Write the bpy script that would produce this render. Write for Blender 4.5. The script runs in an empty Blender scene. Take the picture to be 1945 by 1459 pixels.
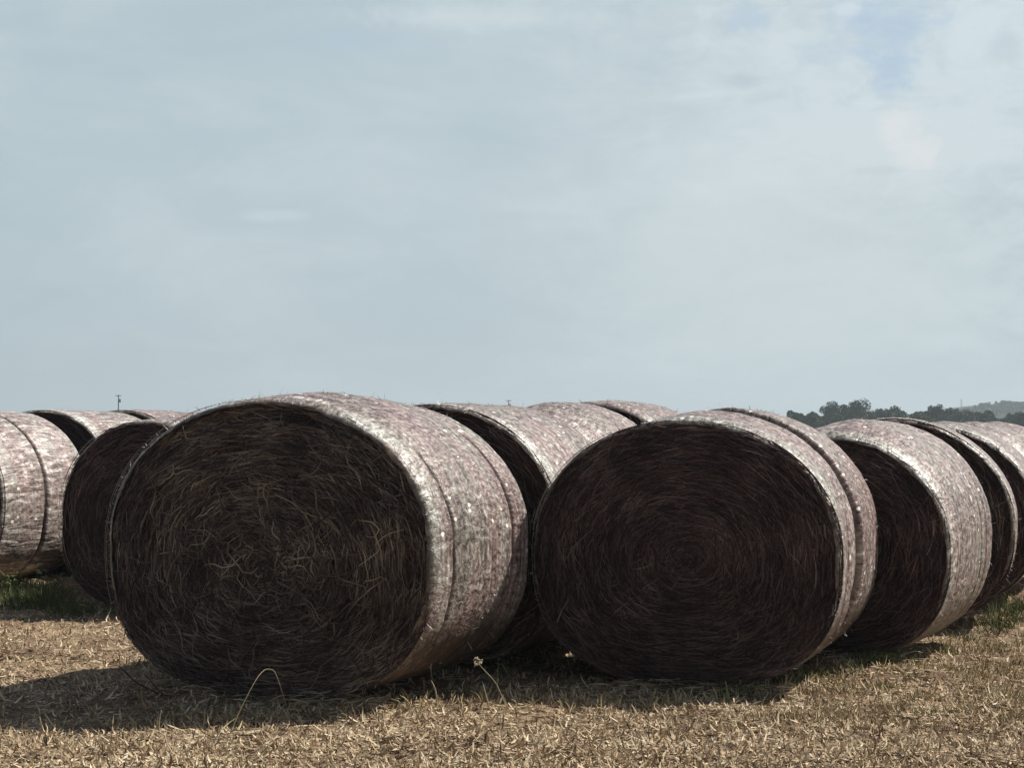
import bpy, math
import numpy as np
from math import radians, sin, cos, pi, atan2, tan

SC = bpy.context.scene
COL = SC.collection
CAMH = 1.5
FPX = 3200.0           # focal length in photo pixels (photo 1945 wide)
HORIZON = 803.0
PITCH = math.atan((HORIZON - 729.5) / FPX)

# ------------------------------------------------------------------ helpers
def tag(o, label=None, cat=None, group=None, kind=None):
    if label: o['label'] = label
    if cat: o['category'] = cat
    if group: o['group'] = group
    if kind: o['kind'] = kind
    return o

def empty(name, loc, rz=0.0):
    o = bpy.data.objects.new(name, None)
    o.location = loc
    o.rotation_euler = (0, 0, rz)
    o.empty_display_size = 0.2
    COL.objects.link(o)
    return o

def mesh_obj(name, V, F, mat, parent=None, smooth=True, uv=None, attrs=None):
    """V (n,3) array, F (m,4) or (m,3) array or list of such arrays."""
    V = np.asarray(V, np.float32)
    Fs = F if isinstance(F, list) else [F]
    Fs = [np.asarray(f, np.int32) for f in Fs if len(f)]
    me = bpy.data.meshes.new(name)
    me.vertices.add(len(V))
    me.vertices.foreach_set('co', V.ravel())
    loops = np.concatenate([f.ravel() for f in Fs])
    starts = []; pos = 0
    for f in Fs:
        k = f.shape[1]
        starts.append(pos + np.arange(len(f)) * k)
        pos += f.size
    starts = np.concatenate(starts)
    me.loops.add(len(loops))
    me.loops.foreach_set('vertex_index', loops)
    me.polygons.add(len(starts))
    me.polygons.foreach_set('loop_start', starts.astype(np.int32))
    me.update(calc_edges=True)
    me.polygons.foreach_set('use_smooth', np.full(len(starts), smooth, bool))
    if uv is not None:
        l = me.uv_layers.new(name='UVMap')
        l.data.foreach_set('uv', np.asarray(uv, np.float32)[loops].ravel())
    if attrs:
        for k, a in attrs.items():
            at = me.attributes.new(k, 'FLOAT', 'POINT')
            at.data.foreach_set('value', np.asarray(a, np.float32))
    me.materials.append(mat)
    me.validate()
    o = bpy.data.objects.new(name, me)
    COL.objects.link(o)
    if parent is not None: o.parent = parent
    return o

def _hash(i, j, k, s):
    h = (i.astype(np.int64) * 374761393 + j.astype(np.int64) * 668265263 + k.astype(np.int64) * 2147483647 + s * 974634777) & 0xffffffff
    h = ((h ^ (h >> 13)) * 1274126177) & 0xffffffff
    h = ((h ^ (h >> 15)) * 2246822519) & 0xffffffff
    return ((h ^ (h >> 16)) & 0xffffff) / float(0xffffff)

def vnoise(x, y, z=0.0, seed=0):
    x, y, z = np.broadcast_arrays(np.asarray(x, float), np.asarray(y, float), np.asarray(z, float))
    i, j, k = np.floor(x), np.floor(y), np.floor(z)
    fx, fy, fz = x - i, y - j, z - k
    fx, fy, fz = [t * t * (3 - 2 * t) for t in (fx, fy, fz)]
    i, j, k = i.astype(np.int64), j.astype(np.int64), k.astype(np.int64)
    r = 0
    for a in (0, 1):
        for b in (0, 1):
            for c in (0, 1):
                w = (fx if a else 1 - fx) * (fy if b else 1 - fy) * (fz if c else 1 - fz)
                r = r + w * _hash(i + a, j + b, k + c, seed)
    return r * 2 - 1

def fbm(x, y, z=0.0, seed=0, oct=3):
    r = 0; a = 1.0; t = 0
    for o in range(oct):
        r = r + a * vnoise(np.asarray(x) * 2**o, np.asarray(y) * 2**o, np.asarray(z) * 2**o, seed + o)
        t += a; a *= .5
    return r / t

def sstep(a, b, x):
    t = np.clip((x - a) / (b - a), 0, 1)
    return t * t * (3 - 2 * t)

def ribbons(C, W, N=None):
    """C (n,k,3) centre lines, W (n,k) half widths, side direction S (n,k,3) -> V,F"""
    n, k, _ = C.shape
    if N is None:
        N = np.zeros((n, 1, 3)); N[..., 2] = 1
    T = np.gradient(C, axis=1)
    S = np.cross(T, N)
    S /= np.linalg.norm(S, axis=-1, keepdims=True) + 1e-9
    A = C - S * W[..., None]; B = C + S * W[..., None]
    V = np.stack([A, B], 2).reshape(-1, 3)
    base = (np.arange(n) * k * 2)[:, None] + (np.arange(k - 1) * 2)[None]
    F = np.stack([base, base + 1, base + 3, base + 2], -1).reshape(-1, 4)
    return V, F

def tube(path, rad, sides=8, cap=True):
    path = np.asarray(path, float); n = len(path)
    rad = np.broadcast_to(np.asarray(rad, float), (n,))
    T = np.gradient(path, axis=0); T /= np.linalg.norm(T, axis=1, keepdims=True)
    ref = np.array([0.31, 0.2, 0.93]) if abs(T[0, 2]) < .9 else np.array([1., 0, 0])
    S = np.cross(T, ref); S /= np.linalg.norm(S, axis=1, keepdims=True)
    U = np.cross(T, S)
    ph = np.linspace(0, 2 * pi, sides, endpoint=False)
    V = path[:, None] + rad[:, None, None] * (np.cos(ph)[None, :, None] * S[:, None] + np.sin(ph)[None, :, None] * U[:, None])
    V = V.reshape(-1, 3)
    F = []
    for i in range(n - 1):
        for j in range(sides):
            F.append((i * sides + j, i * sides + (j + 1) % sides, (i + 1) * sides + (j + 1) % sides, (i + 1) * sides + j))
    Vc = np.concatenate([V, path[:1], path[-1:]]); a = len(V); b = a + 1
    T3 = []
    for j in range(sides):
        T3.append((a, (j + 1) % sides, j)); T3.append((b, (n - 1) * sides + j, (n - 1) * sides + (j + 1) % sides))
    return Vc, np.array(F), np.array(T3)

def join(parts):
    """parts: list of (V, F4, F3)"""
    Vs, Q, T = [], [], []; off = 0
    for p in parts:
        V, q = p[0], p[1]; t = p[2] if len(p) > 2 else []
        Vs.append(V)
        if len(q): Q.append(np.asarray(q) + off)
        if len(t): T.append(np.asarray(t) + off)
        off += len(V)
    F = []
    if Q: F.append(np.concatenate(Q))
    if T: F.append(np.concatenate(T))
    return np.concatenate(Vs), F

def box(x0, x1, y0, y1, z0, z1):
    V = np.array([(x, y, z) for x in (x0, x1) for y in (y0, y1) for z in (z0, z1)], float)
    F = np.array([(0, 1, 3, 2), (4, 6, 7, 5), (0, 4, 5, 1), (2, 3, 7, 6), (0, 2, 6, 4), (1, 5, 7, 3)])
    return V, F, []

def at(px, Y, top=None):
    """world x (and height) of a photo pixel at depth Y"""
    x = (px - 972.5) / FPX * Y
    if top is None: return x
    return x, CAMH + (HORIZON - top) / FPX * Y

# ------------------------------------------------------------------ materials
class NT:
    def __init__(s, name):
        s.m = bpy.data.materials.new(name); s.m.use_nodes = True
        s.t = s.m.node_tree; s.n = s.t.nodes; s.l = s.t.links
        s.b = s.n['Principled BSDF']
    def add(s, typ, **kw):
        nd = s.n.new(typ)
        for k, v in kw.items():
            if k.startswith('i_'):
                nd.inputs[k[2:].replace('_', ' ')].default_value = v
            else: setattr(nd, k, v)
        return nd
    def link(s, a, b): s.l.new(a, b)
    def math(s, op, a, b=None, clamp=False):
        nd = s.n.new('ShaderNodeMath'); nd.operation = op; nd.use_clamp = clamp
        for i, v in enumerate((a, b)):
            if v is None: continue
            if isinstance(v, (int, float)): nd.inputs[i].default_value = v
            else: s.link(v, nd.inputs[i])
        return nd.outputs[0]
    def ramp(s, fac, stops, interp='LINEAR'):
        nd = s.n.new('ShaderNodeValToRGB'); cr = nd.color_ramp; cr.interpolation = interp
        while len(cr.elements) < len(stops): cr.elements.new(0.5)
        for e, (p, c) in zip(cr.elements, stops):
            e.position = p; e.color = (c[0], c[1], c[2], 1) if len(c) == 3 else c
        s.link(fac, nd.inputs[0]); return nd.outputs[0]
    def noise(s, vec, scale, detail=3, rough=.55, dist=0.0):
        nd = s.n.new('ShaderNodeTexNoise')
        nd.inputs['Scale'].default_value = scale; nd.inputs['Detail'].default_value = detail
        nd.inputs['Roughness'].default_value = rough; nd.inputs['Distortion'].default_value = dist
        if vec is not None: s.link(vec, nd.inputs['Vector'])
        return nd.outputs['Fac']
    def mapping(s, vec, scale, loc=(0, 0, 0)):
        nd = s.n.new('ShaderNodeMapping'); nd.inputs['Scale'].default_value = scale; nd.inputs['Location'].default_value = loc
        s.link(vec, nd.inputs['Vector']); return nd.outputs[0]
    def mix(s, fac, a, b):
        nd = s.n.new('ShaderNodeMix'); nd.data_type = 'RGBA'
        for i, v in ((0, fac), (6, a), (7, b)):
            if isinstance(v, (int, float)): nd.inputs[i].default_value = v
            elif isinstance(v, tuple): nd.inputs[i].default_value = (*v, 1) if len(v) == 3 else v
            else: s.link(v, nd.inputs[i])
        return nd.outputs[2]
    def bump(s, h, strength, dist):
        nd = s.n.new('ShaderNodeBump'); nd.inputs['Strength'].default_value = strength; nd.inputs['Distance'].default_value = dist
        s.link(h, nd.inputs['Height']); s.link(nd.outputs[0], s.b.inputs['Normal'])

def hay_material(name, stops, rough=.85, spec=.15):
    m = NT(name)
    g = m.add('ShaderNodeNewGeometry')
    tc = m.add('ShaderNodeTexCoord')
    big = m.noise(m.mapping(tc.outputs['Object'], (1, 1, 1)), 3.0, 3)
    f = m.math('ADD', m.math('MULTIPLY', g.outputs['Random Per Island'], .78), m.math('MULTIPLY', m.math('SUBTRACT', big, .5), .9))
    f = m.math('ADD', f, .1, clamp=True)
    c = m.ramp(f, stops)
    m.link(c, m.b.inputs['Base Color'])
    m.b.inputs['Roughness'].default_value = rough
    m.b.inputs['Specular IOR Level'].default_value = spec
    return m.m

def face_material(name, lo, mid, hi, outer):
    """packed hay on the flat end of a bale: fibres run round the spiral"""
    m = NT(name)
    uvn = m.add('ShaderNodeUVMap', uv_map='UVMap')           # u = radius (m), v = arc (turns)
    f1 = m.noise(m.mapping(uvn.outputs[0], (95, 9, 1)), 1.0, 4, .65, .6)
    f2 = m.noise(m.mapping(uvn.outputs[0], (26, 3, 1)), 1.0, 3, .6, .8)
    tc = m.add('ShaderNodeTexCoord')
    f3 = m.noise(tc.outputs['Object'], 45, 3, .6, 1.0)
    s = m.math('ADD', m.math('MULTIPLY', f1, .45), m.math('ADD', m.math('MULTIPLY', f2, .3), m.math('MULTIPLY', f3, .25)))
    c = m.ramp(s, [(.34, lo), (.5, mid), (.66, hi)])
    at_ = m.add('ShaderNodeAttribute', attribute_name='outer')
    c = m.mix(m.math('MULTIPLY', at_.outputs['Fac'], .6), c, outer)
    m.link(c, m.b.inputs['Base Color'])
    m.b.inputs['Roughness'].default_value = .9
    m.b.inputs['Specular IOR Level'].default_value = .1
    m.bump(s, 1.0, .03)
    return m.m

def net_material(name, dash=.0, pale=0.0):
    """clear knit net wrap stretched over hay"""
    m = NT(name)
    uvn = m.add('ShaderNodeUVMap', uv_map='UVMap')           # metres: u along the axis, v round the bale
    uv = uvn.outputs[0]
    A = m.noise(m.mapping(uv, (13, 19, 1)), 1.0, 3, .6, .6)
    B = m.noise(m.mapping(uv, (27, 36, 1)), 1.0, 3, .6, .5)
    RB = m.noise(m.mapping(uv, (34, .7, 1)), 1.0, 3, .6, .3)
    D = m.noise(m.mapping(uv, (4.5, 25, 1)), 1.0, 2, .45, .9)
    G = m.noise(m.mapping(uv, (2.2, 1.6, 1)), 1.0, 3, .5)
    s = m.math('ADD', m.math('MULTIPLY', A, .32 - dash * .20), m.math('MULTIPLY', B, .42 - dash * .15))
    s = m.math('ADD', s, m.math('MULTIPLY', RB, .24 - dash * .18))
    s = m.math('ADD', s, m.math('MULTIPLY', D, .04 + dash * .50))
    s = m.math('ADD', s, m.math('MULTIPLY', G, .10 + dash * .02))
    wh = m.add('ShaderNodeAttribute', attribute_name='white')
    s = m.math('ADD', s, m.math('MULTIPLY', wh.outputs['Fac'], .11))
    s = m.math('SUBTRACT', s, .055 - dash * .05 - pale)
    s = m.math('ADD', m.math('MULTIPLY', m.math('SUBTRACT', s, .51), 1.75), .495)
    pink = m.ramp(s, [(.32, (.055, .032, .032)), (.45, (.17, .118, .112)), (.56, (.31, .235, .215)), (.67, (.50, .425, .39)), (.78, (.84, .79, .74))])
    grey = m.ramp(s, [(.32, (.05, .043, .038)), (.45, (.15, .137, .118)), (.56, (.275, .26, .225)), (.67, (.45, .445, .405)), (.78, (.80, .82, .79))])
    hue = m.noise(m.mapping(uv, (5.5, 1.1, 1), (3, 7, 0)), 1.0, 4, .6, .3)
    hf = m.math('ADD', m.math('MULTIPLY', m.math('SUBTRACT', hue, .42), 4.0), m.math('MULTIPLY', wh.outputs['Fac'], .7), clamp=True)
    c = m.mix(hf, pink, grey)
    # glints on the net loops, painted into the base colour as pale flecks
    vor = m.add('ShaderNodeTexVoronoi', feature='F1'); vor.inputs['Scale'].default_value = 1.0
    m.link(m.mapping(uv, (20, 30, 1)), vor.inputs['Vector'])
    sp = m.math('GREATER_THAN', vor.outputs['Color'], .87)
    sp = m.math('MULTIPLY', sp, m.math('LESS_THAN', vor.outputs['Distance'], .38))
    c = m.mix(m.math('MULTIPLY', sp, .8), c, (.93, .91, .82))
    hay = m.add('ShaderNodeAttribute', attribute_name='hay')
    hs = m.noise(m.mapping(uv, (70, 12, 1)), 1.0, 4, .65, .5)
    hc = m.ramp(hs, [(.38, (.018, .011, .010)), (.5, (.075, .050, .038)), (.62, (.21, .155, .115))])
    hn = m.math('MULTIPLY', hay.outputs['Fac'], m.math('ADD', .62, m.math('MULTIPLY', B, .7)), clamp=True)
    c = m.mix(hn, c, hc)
    m.link(c, m.b.inputs['Base Color'])
    r = m.math('SUBTRACT', .66, m.math('MULTIPLY', s, .42))
    m.link(r, m.b.inputs['Roughness'])
    m.b.inputs['Specular IOR Level'].default_value = .45
    m.bump(s, .6, .022)
    return m.m

def simple(name, col, rough=.8, nscale=None, col2=None, spec=.3):
    m = NT(name)
    if nscale:
        tc = m.add('ShaderNodeTexCoord')
        f = m.noise(tc.outputs['Object'], nscale, 4)
        m.link(m.ramp(f, [(.3, col), (.7, col2 or tuple(x * 1.4 for x in col))]), m.b.inputs['Base Color'])
    else:
        m.b.inputs['Base Color'].default_value = (*col, 1)
    m.b.inputs['Roughness'].default_value = rough
    m.b.inputs['Specular IOR Level'].default_value = spec
    return m.m

M = {}
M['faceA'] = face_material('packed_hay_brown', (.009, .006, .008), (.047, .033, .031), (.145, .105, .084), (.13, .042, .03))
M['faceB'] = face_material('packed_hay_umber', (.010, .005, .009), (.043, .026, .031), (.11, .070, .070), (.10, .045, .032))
M['strandA'] = hay_material('hay_strands_brown', [(0, (.017, .012, .014)), (.4, (.068, .050, .049)), (.78, (.18, .140, .120)), (1, (.42, .36, .28))])
M['strandB'] = hay_material('hay_strands_umber', [(0, (.015, .010, .012)), (.5, (.070, .047, .047)), (.85, (.155, .110, .102)), (1, (.30, .225, .19))])
M['net'] = net_material('net_wrap')
M['netdash'] = net_material('net_wrap_ribbed', dash=.75, pale=.005)
M['fray'] = hay_material('frayed_net_and_hay', [(0, (.10, .07, .05)), (.5, (.30, .24, .20)), (1, (.62, .58, .52))], .6, .3)
M['litter'] = hay_material('dry_straw_litter', [(0, (.10, .064, .045)), (.25, (.27, .195, .13)), (.55, (.48, .37, .24)), (.85, (.63, .52, .36)), (1, (.85, .77, .60))])
M['drygrass'] = hay_material('dry_grass', [(0, (.14, .10, .055)), (.5, (.36, .29, .165)), (1, (.62, .55, .35))])
M['green'] = hay_material('green_grass', [(0, (.035, .05, .018)), (.5, (.08, .105, .035)), (1, (.20, .21, .09))])
M['weedleaf'] = simple('weed_leaf', (.10, .14, .05), .6, 8, (.22, .27, .12))
M['stem'] = simple('dry_stem', (.30, .25, .17), .7, 15, (.42, .36, .24))
M['twig'] = simple('dark_twig', (.035, .024, .02), .8, 20, (.07, .05, .04))
M['pole'] = simple('weathered_pole', (.09, .08, .07), .8, 3, (.14, .125, .11))
M['steel'] = simple('tower_steel', (.30, .22, .22), .5)
M['insul'] = simple('insulator_glass', (.22, .24, .24), .3)
M['bark'] = simple('bark', (.05, .04, .032), .9, 2)
M['leafA'] = hay_material('foliage_dark', [(0, (.022, .036, .022)), (.5, (.045, .068, .040)), (1, (.09, .12, .07))])
M['leafB'] = hay_material('foliage_olive', [(0, (.036, .046, .03)), (.5, (.07, .085, .05)), (1, (.125, .14, .085))])

def ground_material():
    m = NT('stubble_ground')
    tc = m.add('ShaderNodeTexCoord'); P = tc.outputs['Object']
    a = m.noise(P, 1.1, 4, .6)
    b = m.noise(m.mapping(P, (1, 1, 1)), 14, 5, .7, .5)
    c = m.noise(P, 60, 4, .7, .6)
    s = m.math('ADD', m.math('MULTIPLY', a, .3), m.math('ADD', m.math('MULTIPLY', b, .3), m.math('MULTIPLY', c, .4)))
    near = m.ramp(s, [(.36, (.06, .04, .03)), (.5, (.24, .17, .112)), (.6, (.39, .295, .185)), (.7, (.52, .42, .28))])
    sep = m.add('ShaderNodeSeparateXYZ'); m.link(P, sep.inputs[0])
    far = m.ramp(m.noise(m.mapping(P, (.03, .01, 1)), 1.0, 4), [(.4, (.10, .10, .045)), (.6, (.17, .15, .085))])
    ff = m.math('MULTIPLY', m.math('SUBTRACT', sep.outputs['Y'], 22.0), .06, clamp=True)
    m.link(m.mix(ff, near, far), m.b.inputs['Base Color'])
    m.b.inputs['Roughness'].default_value = .95
    m.b.inputs['Specular IOR Level'].default_value = .1
    m.bump(s, 1.0, .04)
    return m.m
M['ground'] = ground_material()

# ------------------------------------------------------------------ ground
def ground_h(x, y):
    x = np.asarray(x, float); y = np.asarray(y, float)
    h = .022 * fbm(x * 1.6, y * 1.6, 0, 11, 3) + .030 * fbm(x * 6, y * 6, 0, 21, 3)
    h = h + .05 * sstep(.1, .6, fbm(x * .9 + 3, y * 1.2, 0, 5, 2)) 
    h = h - .05 * sstep(1.7, 2.4, -x) * sstep(9.6, 8.4, y) if False else h - .05 * sstep(1.6, 2.3, -x) * (1 - sstep(8.6, 9.6, y))
    fade = 1 - sstep(18, 30, np.abs(y)) * .9
    return h * fade - .012

def build_ground():
    xs = np.concatenate([-np.geomspace(3000, 5.2, 30), np.arange(-5, 5.01, .035), np.geomspace(5.2, 3000, 30)])
    ys = np.concatenate([-np.geomspace(400, 1, 12), np.arange(0, 6.4, .4), np.arange(6.4, 14, .035), np.arange(14, 24, .15), np.geomspace(24.3, 3500, 50)])
    X, Y = np.meshgrid(xs, ys)
    Z = ground_h(X, Y)
    Z = np.where(Y > 40, 0.0, Z)
    V = np.stack([X, Y, Z], -1).reshape(-1, 3)
    nx, ny = len(xs), len(ys)
    i = (np.arange(ny - 1)[:, None] * nx + np.arange(nx - 1)[None]).ravel()
    F = np.stack([i, i + 1, i + nx + 1, i + nx], -1)
    o = mesh_obj('ground', V, F, M['ground'])
    tag(o, kind='structure')
build_ground()

# ------------------------------------------------------------------ bales
SHAPE = {'n': 2.12, 'sag': .015}
def section(phi, a, h):
    """unit cross-section: sagging superellipse, flatter at the foot"""
    c, s = np.cos(phi), np.sin(phi)
    n = np.where(s < 0, 2.5, SHAPE['n'])
    x = a * np.sign(c) * np.abs(c) ** (2 / n) * (1 - SHAPE['sag'] * s * np.abs(s) ** .5)
    z = h / 2 * np.sign(s) * np.abs(s) ** (2 / n)
    return x, z

def make_bale(name, label, x, y, th, a, h, L, seed, face='A', net='net', grooves=(), strands=3000, fray=500,
              res=1.0, part_labels=None, white=1.0, wear=-.5, core=(0, 0), yoff=0.0, ring=.6, back=True, taper=.01, ntop=2.12, sag=.015, ft=.025, shag=0, step=None):
    SHAPE['n'] = ntop; SHAPE['sag'] = sag
    rng = np.random.default_rng(seed)
    root = empty(name, (x, y, 0.0), -th)
    tag(root, label, 'hay bale', 'round hay bales standing in rows')
    h0 = h / 2
    # ---- net wrap
    nphi = int(420 * res); ns = int(150 * res)
    phi = np.linspace(-pi / 2, 1.5 * pi, nphi + 1)          # seam at the foot
    s0 = np.array([-.004, .0, .006, .018, .035])
    s = np.concatenate([s0, np.linspace(.055, L - .055, ns), L - s0[::-1]])
    rr = np.concatenate([[.966, .974, .983, .990, .996], np.ones(ns), [.996, .990, .983, .974, .966]])
    PH, S = np.meshgrid(phi, s); R = np.broadcast_to(rr[:, None], PH.shape).copy()
    mid = 1 - .5 * ((S / L - .5) * 2) ** 4 * .025 - .006
    lump = .010 * fbm(np.cos(PH) * 2.2 + seed, np.sin(PH) * 2.2, S * 2.2, seed, 3) + .0042 * fbm(np.cos(PH) * 13, np.sin(PH) * 13 + seed, S * 10, seed + 3, 3)
    hay = np.zeros_like(PH); G = np.zeros_like(PH)
    for (gs, gd, gw, p0, p1) in grooves:
        path = gs + .020 * fbm(np.cos(PH) * 1.5 + gs * 9, np.sin(PH) * 1.5, 0, seed + 9, 2)
        e = np.exp(-((S - path) / gw) ** 2)
        ang = np.degrees(PH) 
        w = sstep(p0 - 8, p0 + 8, ang) * (1 - sstep(p1 - 8, p1 + 8, ang))
        G = np.maximum(G, e * w * gd); hay = np.maximum(hay, sstep(.15, .7, e * w) * min(1, gd * 30))
    R = R * mid * (1 + lump) - G
    # ragged front edge of the net
    ragged = .006 * fbm(np.cos(PH) * 9, np.sin(PH) * 9 + seed, 0, seed + 4, 4)
    R[:3] += ragged[:3] * np.array([2.4, 1.8, .8])[:, None]
    X, Z = section(PH, a, h)
    FT = ft * (1 - (1 - np.clip(1 - S / .5, 0, 1) ** 1.5) * sstep(-.45, .2, np.cos(PH)))
    if step: R = R - step[1] * (1 - sstep(step[0] - .018, step[0] + .018, S + .02 * fbm(np.cos(PH) * 1.5, np.sin(PH) * 1.5, 0, seed + 19, 2))) * sstep(-.6, -.2, np.sin(PH)) * sstep(-.2, .2, np.cos(PH)) * sstep(.02, .30, S)
    TP = (1 - taper * (np.clip(S, 0, None) / L) ** 1.5)
    X = X * R * TP * (1 - FT * .2); Z = (Z * R + h0) * TP * (1 - FT)
    Z = np.maximum(Z, -.02)
    Y = S + .010 * fbm(np.cos(PH) * 3, np.sin(PH) * 3, 1.0, seed + 6, 2)
    V = np.stack([X, Y, Z], -1).reshape(-1, 3)
    nn = nphi + 1; m_ = len(s)
    i = (np.arange(m_ - 1)[:, None] * nn + np.arange(nn - 1)[None]).ravel()
    F = np.stack([i, i + nn, i + nn + 1, i + 1], -1)
    uv = np.stack([S + seed * 3.7, PH * (a + h0) / 2 + seed * 1.3], -1).reshape(-1, 2)
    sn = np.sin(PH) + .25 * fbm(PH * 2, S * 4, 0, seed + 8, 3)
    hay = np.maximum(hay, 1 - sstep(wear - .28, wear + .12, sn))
    nz = fbm(PH * 6, S * 12, 0, seed + 10, 3)
    hay = np.maximum(hay, .9 * (1 - sstep(.0, .016, S + .016 * nz)))
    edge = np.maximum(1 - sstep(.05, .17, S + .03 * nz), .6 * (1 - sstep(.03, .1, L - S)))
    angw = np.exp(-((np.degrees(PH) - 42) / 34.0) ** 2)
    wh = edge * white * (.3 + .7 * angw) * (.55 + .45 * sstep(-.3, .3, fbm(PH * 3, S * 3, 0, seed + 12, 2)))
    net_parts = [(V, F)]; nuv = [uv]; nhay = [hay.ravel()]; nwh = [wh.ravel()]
    # ---- hay ends
    for side in ((0, 1) if back else (0,)):
        hi = side == 0
        hi_r = .982; nr = int((110 if hi else 20) * res) + 4; npf = int((420 if hi else 90) * res)
        rho = np.linspace(0, 1, nr) ** .85 * hi_r
        ph = np.linspace(0, 2 * pi, npf, endpoint=False)
        PHf, RH = np.meshgrid(ph, rho)
        rad = RH * (a + h0) / 2
        spiral = rad * 30 + PHf / (2 * pi) * 3
        def relief(RHo, PHo):
            rd = RHo * (a + h0) / 2
            w = 1 - np.clip(RHo, 0, 1)
            l = .022 * fbm(rd * 16 + .45 * np.sin(PHo + seed), np.cos(PHo) * 1.6 + seed, np.sin(PHo) * 1.6, seed + 31, 3)
            l = l + .014 * fbm(rd * 7, np.cos(PHo) * 1.2, np.sin(PHo) * 1.2 + seed, seed + 35, 2)
            l = l + .010 * fbm(RHo * np.cos(PHo) * 22, RHo * np.sin(PHo) * 22, 0, seed + 33, 3)
            dish = -.045 * (1 - RHo ** 2.5) + .035 * np.exp(-(RHo / .09) ** 2)
            st = .04 * sstep(.84, .865, RHo + .02 * np.sin(PHo * 2 + seed)) * ring
            return dish + l * sstep(1.0, .9, RHo) + st * sstep(.0, .6, np.sin(PHo) + .6)
        D = relief(RH, PHf)
        cx, cz = core
        xx, zz = section(PHf, a, h)
        X = xx * RH + cx * (1 - RH) ; Z = zz * RH + h0 + cz * (1 - RH)
        Z = np.maximum(Z, -.015)
        Yf = D + .008 if side == 0 else L - D - .012
        if side: X = X * (1 - taper); Z = Z * (1 - taper)
        else: X = X * (1 - ft * .2); Z = Z * (1 - ft)
        Vf = np.stack([X, Yf, Z], -1).reshape(-1, 3)
        i = (np.arange(nr - 1)[:, None] * npf + np.arange(npf)[None])
        j = (np.arange(nr - 1)[:, None] * npf + (np.arange(npf)[None] + 1) % npf)
        Ff = np.stack([i, j, j + npf, i + npf], -1).reshape(-1, 4)
        if side: Ff = Ff[:, ::-1]
        uvf = np.stack([rad, PHf * np.maximum(rad, .05)], -1).reshape(-1, 2)
        outer = sstep(.80, .93, RH) * sstep(-.6, .3, np.cos(PHf - .1)) * (.5 + .5 * fbm(RH * 30, PHf, 0, seed, 2))
        parts = [(Vf, Ff)]
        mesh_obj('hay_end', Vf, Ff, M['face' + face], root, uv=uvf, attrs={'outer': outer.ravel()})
        if side == 0 and strands:
            n = strands; k = 5
            r0 = np.sqrt(rng.uniform(.0, .955, n)); p0 = rng.uniform(0, 2 * pi, n)
            r0[:n // 7] = rng.uniform(.02, .35, n // 7)
            ln = rng.gamma(3.0, .045, n) + .03
            messy = rng.uniform(size=n) < .09 + .6 * np.exp(-(r0 / .22) ** 2)
            dirj = np.where(messy, rng.normal(0, .9, n), rng.normal(0, .22, n))
            curl = rng.normal(0, 1, n) * np.where(messy, 1.2, .35)
            tt = np.linspace(-.5, .5, k)[None]
            rm = (a + h0) / 2
            ang = dirj[:, None] + curl[:, None] * tt
            step = ln[:, None] / (k - 1)
            dr = np.cumsum(np.sin(ang) * step, 1); da = np.cumsum(np.cos(ang) * step, 1)
            rr_ = np.clip(r0[:, None] + (dr - dr[:, k // 2:k // 2 + 1]) / rm, .004, .978)
            pp = p0[:, None] + (da - da[:, k // 2:k // 2 + 1]) / (np.maximum(r0, .08)[:, None] * rm)
            xx, zz = section(pp, a, h)
            lift = rng.uniform(.002, .022, n)[:, None] + rng.uniform(-.012, .02, n)[:, None] * tt * 2 + rng.normal(0, .003, (n, k))
            lift = lift + (rng.uniform(size=n) < .05)[:, None] * np.abs(tt + .5) * rng.uniform(0, .08, n)[:, None]
            C = np.stack([(xx * rr_ + cx * (1 - rr_)) * (1 - ft * .2), relief(rr_, pp) + .010 - np.abs(lift), np.maximum(zz * rr_ + h0 + cz * (1 - rr_), .004) * (1 - ft)], -1)
            wmx = np.where(rng.uniform(size=n) < (.12 if shag else .06), 1.6, 1.0)
            W = wmx[:, None] * (rng.uniform(.0012, .0034, n)[:, None] * np.array([.6, 1, 1, 1, .5])[None])
            N = np.zeros((n, 1, 3)); N[..., 1] = -1; N[:, 0, 0] = rng.normal(0, .5, n); N[:, 0, 2] = rng.normal(0, .5, n)
            Vs, Fs = ribbons(C, W, N)
            if shag:                                      # long loose stems hanging out of the end
                n2 = shag; k2 = 7
                r2 = np.sqrt(rng.uniform(.0, .85, n2)); p2 = rng.uniform(0, 2 * pi, n2)
                r2 = np.where(rng.uniform(size=n2) < .65, rng.uniform(.03, .42, n2), r2)
                ln2 = rng.uniform(.12, .42, n2)
                xx, zz = section(p2, a, h)
                x2 = xx * r2 + cx * (1 - r2); z2 = zz * r2 + h0 + cz * (1 - r2)
                tang = p2 + pi / 2 + rng.normal(0, .4, n2)
                tang = np.where(rng.uniform(size=n2) < .22, -pi / 2 + rng.normal(0, .6, n2), tang)
                cur = rng.normal(0, 2.2, n2) * .6
                t2 = np.linspace(0, 1, k2)[None]
                a2 = tang[:, None] + cur[:, None] * t2 + .5 * np.sin(t2 * 9 + rng.uniform(0, 6, n2)[:, None])
                st2 = ln2[:, None] / (k2 - 1)
                X2 = x2[:, None] + np.cumsum(np.cos(a2) * st2, 1); Z2 = z2[:, None] + np.cumsum(np.sin(a2) * st2, 1)
                Y2 = relief(r2, p2)[:, None] - rng.uniform(.004, .03, n2)[:, None] - .03 * np.sin(t2 * pi) * rng.uniform(.2, 1, n2)[:, None]
                ok = ((X2 / (a * .97)) ** 2 + ((Z2 - h0) / (h0 * .97)) ** 2).max(1) < 1
                C2 = np.stack([X2, Y2, np.maximum(Z2, .01) * (1 - ft)], -1)[ok]
                W2 = rng.uniform(.0018, .0042, len(C2))[:, None] * np.interp(np.linspace(0, 1, k2), [0, .2, .8, 1], [.5, 1, .9, .3])[None]
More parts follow.
